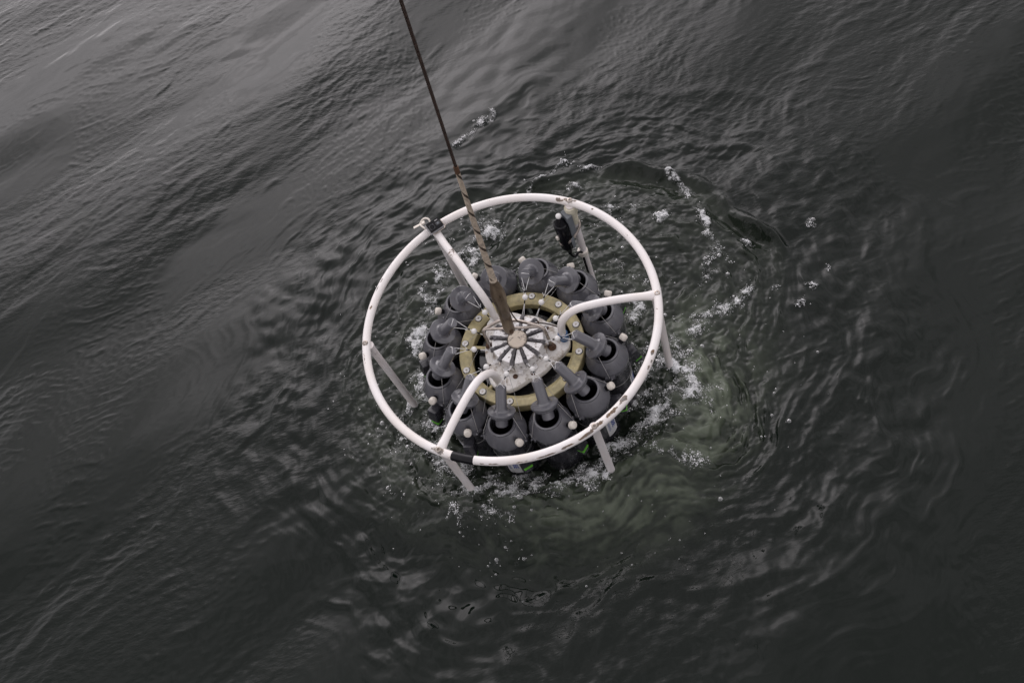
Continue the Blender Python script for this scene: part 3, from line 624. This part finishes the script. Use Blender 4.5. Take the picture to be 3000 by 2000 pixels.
MB().box(FT @ Matrix.Rotation(0, 4, 'Z') @ Matrix.Translation(Vector((FT.to_3x3().inverted() @ Vector((.55, -.83, 0))) * .036 * S) + Vector((0, 0, .03 * S))), .024 * S, .024 * S, .03 * S, .002).obj('clevis_boss', M['rust'], tm)
s0, s1 = .54, 1.52
rg = lambda s_: (.0215 - .0085 * (s_ - s0) / (s1 - s0)) * S
NS = 11
for k in range(NS):
    n = 260; ss_ = np.linspace(s0, s1, n); ph = -ss_ / .155 * 2 * math.pi + k * 2 * math.pi / NS
    path = np.array([at(a) + (math.cos(p) * e1 + math.sin(p) * e2) * rg(a) * (.76 if k > 1 else .68) for a, p in zip(ss_, ph)])
    MB().tube(path, np.array([rg(a) * .30 for a in ss_]), 6).obj('grip_strand', M['strand_dark'] if k in (0, 1) else M['strand'], cab, 60)
MB().tube([at(a) for a in np.linspace(s0, s1, 12)], .0055, 10).obj('grip_core', M['strand_dark'], cab)
n = 900; ss_ = np.linspace(s1 - .02, 14, n); wv = MB()
wv.tube([at(a) for a in (s1 - .03, 4, 9, 14)], .0040, 12)
for k in range(6):
    n = 700; ss_ = np.linspace(s1 - .02, 5.2, n); ph = ss_ / .075 * 2 * math.pi + k * math.pi / 3
    wv.tube(np.array([at(a) + (math.cos(p) * e1 + math.sin(p) * e2) * .0040 for a, p in zip(ss_, ph)]), .0016, 5)
wv.obj('wire', M['wire'], cab, 60)
MB().tube([at(s1 - .03), at(s1 + .02)], .0085, 14).obj('end_band', M['rust'], cab)
# dark pigtail running from the termination to the taped spoke
pg = thing('signal_lead', 'thin brown lead running from the cable fitting to the blue tape', 'lead')
MB().tube(bez([at(.26) + np.array([.02, .006, 0]), at(.12) + np.array([.028, .01, 0]), np.array([.06, .05, -.13]) * S, np.array([.20, .055, -.17]) * S, np.array([.30, .055, -.25]) * S, np.array([.31, .045, -.33]) * S], 8), .0026, 10).obj('lead', M['wire'], pg, 60)

# ------------------------------------------------------------------ black instrument on the rear right leg
lx, ly_ = .985 * math.cos(R(65.85)), .985 * math.sin(R(65.85))
ins = thing('acoustic_pinger', 'black cylinder with cone top and white ball, strapped to the rear right leg', 'instrument', Matrix.Translation((.318 * S, .835 * S, -.46 * S)))
r_ = .053 * S
MB().lathe([(.001, -.02 * S), (.022 * S, -.02 * S), (.030 * S, .02 * S), (r_ * .97, .05 * S), (r_, .06 * S), (r_, .27 * S), (r_ * 1.05, .272 * S), (r_ * 1.05, .325 * S), (r_ * 1.0, .334 * S), (r_ * .86, .336 * S)], None, 40, False, True).obj('barrel', M['black'], ins)
MB().lathe([(r_ * .86, .334 * S), (r_ * .80, .338 * S), (.018 * S, .392 * S), (.015 * S, .40 * S)], None, 24, False, True).obj('cone', M['black'], ins, 12)
MB().ball((0, 0, .418 * S), .0215 * S, None, 20, 14).obj('ball', M['nylon'], ins, 60)
MB().lathe([(.016 * S, -.06 * S), (.018 * S, -.02 * S), (.022 * S, -.018 * S)], None, 16).obj('plug', M['black'], ins)
dl = np.array([lx - .318, ly_ - .835, 0]) * S; du = dl / np.linalg.norm(dl)
for zz in (.165, .18):
    c = dl * .42; a_ = np.linspace(0, 2 * math.pi, 48, endpoint=False); sx = r_ * 1.06 + np.linalg.norm(dl) * .36; px_ = np.array([-du[1], du[0], 0])
    path = [c + du * math.cos(q_) * sx + px_ * math.sin(q_) * r_ * 1.08 + np.array([0, 0, zz * S + .03 * math.cos(q_)]) for q_ in a_]
    MB().tube(path, .0032, 8, closed=True).obj('strap', M['steel'], ins, 60)
MB().box(frame(np.array([.06, -.045, .14]) * S, (1, -.4, 0), (0, 0, 1)), .11 * S, .035 * S, .004, .001).obj('name_plate', M['grey_pad'], ins)
MB().box(frame(-du * .055 * S + np.array([0, 0, .20 * S]), (0, 0, 1), tuple(du)), .03 * S, .022 * S, .03 * S, .002).obj('strap_clip', M['bone'], ins)
MB().box(frame(px_ * .055 * S + dl * .35 + np.array([0, 0, .235 * S]), (0, 0, 1), tuple(du)), .022 * S, .022 * S, .022 * S, .002).obj('strap_clip', M['bone'], ins)
MB().tube(bez([(0, 0, -.045 * S), (.004, -.002, -.085 * S), (.016, .0, -.11 * S), (.03, .012, -.095 * S), dl * .86 + np.array([.002, -.012, -.12 * S]), dl * .9 + np.array([0, -.012, -.2 * S]), dl * .9 + np.array([0, -.012, -.8 * S])], 8), .0052, 10).obj('lead', M['black'], ins, 60)
pd = thing('rubber_pad', 'grey rubber pad between the black instrument and the leg', 'pad', Matrix.Translation(((lx - .012) * S, (ly_ - .02) * S, -.2 * S)))
MB().box(frame(-du * .028 * S + np.array([0, 0, .02 * S]), (0, 0, 1), tuple(du)), .045 * S, .088 * S, .24 * S, .003).obj('pad', M['grey_pad'], pd)
tp_ = thing('tape_wrap', 'cream tape wound round the top of the rear right leg', 'tape', Matrix.Translation((lx * S, ly_ * S, -.12 * S)))
MB().lathe([(TR * 1.02, -.1 * S), (TR * 1.15, -.095 * S), (TR * 1.2, -.03 * S), (TR * 1.12, -.02 * S), (TR * 1.55, .03 * S), (TR * 1.7, .075 * S), (TR * 1.5, .095 * S)], None, 20, False, True).obj('winding', M['tape'], tp_, 60)
zt = thing('cable_tie', 'white cable tie clamping the black lead to the rear right leg', 'cable tie', Matrix.Translation((lx * S, ly_ * S, -.60 * S)))
MB().lathe([(TR * .98, -.012), (TR * 1.1, -.011), (TR * 1.1, .011), (TR * .98, .012)], Matrix.Translation((-.003, -.004, 0)) @ Matrix.Diagonal((1.25, 1.25, 1, 1)), 24).obj('band', M['bone'], zt, 30)

# ------------------------------------------------------------------ action camera on the hoop
A = 126.3; rad_ = Vector((math.cos(R(A)), math.sin(R(A)), 0)); tan_ = Vector((-rad_.y, rad_.x, 0))
ctr = np.array(pol(.968, A - 1.0, .062)); nrm = (Vector((0, 0, 1)) * .86 - rad_ * .42 - tan_ * .1).normalized()
ac = thing('action_camera', 'small black action camera in a clear case tied on the hoop above a spoke', 'camera', frame(ctr, nrm, tuple(-tan_)))
MB().box(Matrix.Translation((0, 0, .004)), .058, .040, .018, .003).obj('body', M['black'], ac)
MB().box(Matrix.Translation((0, -.002, -.007)), .064, .046, .014, .003).obj('case', M['shell'], ac)
MB().box(Matrix.Translation((-.015, -.004, .015)), .022, .022, .006, .002).obj('lens_bezel', M['pvc_dark'], ac)
MB().lathe([(.0085, 0), (.0085, .003), (.006, .0035), (.005, .002)], Matrix.Translation((-.015, -.004, .0175)), 24).obj('lens', M['black'], ac)
MB().box(Matrix.Translation((.014, -.002, .0135)), .020, .014, .0015, .0005).obj('front_screen', M['pvc_dark'], ac)
MB().box(Matrix.Translation((.014, -.002, .0145)), .008, .008, .0008, .0003).obj('screen_icon', M['grey_pad'], ac)
MB().box(Matrix.Translation((.014, .012, .0135)), .013, .002, .0006, 0).obj('front_mark', M['sticker'], ac)
MB().tube(rounded([(-.022, -.024, 0), (-.02, -.03, 0), (.028, -.029, .0), (.036, -.022, -.006), (.034, .01, -.01)], .004), .0022, 8).obj('case_latch', M['steel'], ac, 60)
MB().box(Matrix.Translation((0, 0, -.022)), .022, .024, .022, .003).obj('mount', M['black'], ac)
ct = thing('strap_loop', 'cream plastic strap looped round the hoop behind the action camera', 'strap', frame(pol(1.03, A + 1.4, .03), (0, 0, 1), tuple(rad_)))
lp = MB()
lp.tube(bez([(-.02, -.014, .012), (.004, -.02, .024), (.026, -.006, .016), (.022, .014, .008), (.004, .018, .016), (-.02, .012, .014)], 8), .0038, 8)
lp.obj('loop', M['bone'], ct, 60)
MB().box(frame((.022, .026, .006), (.2, .1, 1), (.3, 1, 0)), .040, .011, .002, .0006).obj('tail', M['bone'], ct)
MB().box(frame((.010, .004, .016), (.2, .1, 1), (.3, 1, 0)), .013, .013, .008, .001).obj('buckle', M['bone'], ct)

# ------------------------------------------------------------------ bubbles, froth and drops
def ico(sub):
    bm = bmesh.new(); bmesh.ops.create_icosphere(bm, subdivisions=sub, radius=1)
    v = np.array([x.co[:] for x in bm.verts]); f = np.array([[q_.index for q_ in p.verts] for p in bm.faces]); bm.free(); return v, f
def scatter(name, pts, rad, m, sub, label, flat=1.0):
    v, f = ico(sub); n = len(pts); s_ = np.ones((n, 3)) * rad[:, None]; s_[:, 2] *= flat
    V = (v[None] * s_[:, None] + pts[:, None]).reshape(-1, 3); F = (f[None] + (np.arange(n) * len(v))[:, None, None]).reshape(-1, 3)
    me = bpy.data.meshes.new(name); me.vertices.add(len(V)); me.vertices.foreach_set('co', V.astype(np.float32).ravel())
    me.loops.add(F.size); me.loops.foreach_set('vertex_index', F.ravel().astype(np.int32)); me.polygons.add(len(F))
    me.polygons.foreach_set('loop_start', np.arange(len(F), dtype=np.int32) * 3); me.polygons.foreach_set('loop_total', np.full(len(F), 3, np.int32))
    me.polygons.foreach_set('use_smooth', np.ones(len(F), bool)); me.update(calc_edges=True); me.materials.append(m)
    o = bpy.data.objects.new(name, me); sc.collection.objects.link(o); o['kind'] = 'stuff'; o['label'] = label; return o
def bubble_mat(name, mixd, col):
    m = bpy.data.materials.new(name); m.use_nodes = True; t = m.node_tree; t.nodes.clear(); N = t.nodes.new; K = t.links.new
    o = N('ShaderNodeOutputMaterial'); g_ = N('ShaderNodeBsdfGlossy'); g_.inputs['Roughness'].default_value = .06
    tr = N('ShaderNodeBsdfTransparent'); d = N('ShaderNodeBsdfDiffuse'); d.inputs['Color'].default_value = (*col, 1)
    lw = N('ShaderNodeLayerWeight'); lw.inputs['Blend'].default_value = .45
    a = N('ShaderNodeMixShader'); a.inputs[0].default_value = mixd; K(tr.outputs[0], a.inputs[1]); K(d.outputs[0], a.inputs[2])
    b = N('ShaderNodeMixShader'); mr_ = N('ShaderNodeMapRange'); mr_.inputs[3].default_value = .04; mr_.inputs[4].default_value = .85
    K(lw.outputs['Facing'], mr_.inputs[0]); K(mr_.outputs[0], b.inputs[0]); K(a.outputs[0], b.inputs[1]); K(g_.outputs[0], b.inputs[2])
    K(b.outputs[0], o.inputs['Surface']); return m
M['bubble'] = bubble_mat('clear_bubble', .12, (.6, .62, .62)); M['froth_glints'] = bubble_mat('froth_glints', .85, (.88, .89, .90))  # opaque white of the fine specks paints in glints as well as foam
def draw(n, wfn):
    wgt = wfn.ravel(); i = rng.choice(len(wgt), n, p=wgt / wgt.sum())
    x = GX.ravel()[i] + rng.uniform(-.5, .5, n) * DU; y = GY.ravel()[i] + rng.uniform(-.5, .5, n) * DU
    return x, y
clump = np.clip(spectrum(NU, NV, DU, .02, .12, .3, seed=70), 0, 3)
x, y = draw(14000, np.clip(FM - .08, 0, 1) * (.06 + clump ** 1.6))
r0 = rng.gamma(2.0, .00045, 14000) + .0005
scatter('froth_glints', np.stack([x + samp(DX, x, y), y + samp(DY, x, y), sea(x, y) + r0 * .3], 1), r0, M['froth_glints'], 1, 'fine white foam and painted glints in clots round the sampler')
nearw = np.clip(1.15 - np.hypot(GX - .15, GY - .15), 0, 1) ** .7 * .018 + FM * .5
x, y = draw(2200, nearw * (.2 + clump)); r0 = rng.gamma(2.5, .0010, 2200) + .0008
r0[:60] += rng.uniform(.004, .010, 60)
scatter('bubbles', np.stack([x + samp(DX, x, y), y + samp(DY, x, y), sea(x, y) - r0 * .1], 1), r0, M['bubble'], 2, 'clear bubbles floating on the churned water', .75)
# drops falling from the instrument and the camera, flung drops over the splashes
pts = []
for c, n_, dz in ((pol(.95, 69, -.50), 14, .34), (pol(.95, 124.5, -.02), 7, .5), (pol(.93, 121.5, -.0), 10, .5), (pol(.97, 80, -.03), 2, .03)):
    for i in range(n_):
        p = c + np.array([random.gauss(0, .003), random.gauss(0, .003), -dz * S * (i + random.random() * .6) / n_]); pts.append(RW @ p + OW)
x, y = draw(420, np.clip(FM - .35, 0, 1) ** 2); hz = sea(x, y) + rng.exponential(.018, 420)
pts = np.concatenate([np.array(pts), np.stack([x + rng.normal(0, .015, 420), y + rng.normal(0, .015, 420), hz], 1)])
scatter('water_drops', pts, rng.uniform(.0011, .0028, len(pts)), M['bubble'], 2, 'drops of water in the air under the frame and over the splashes')
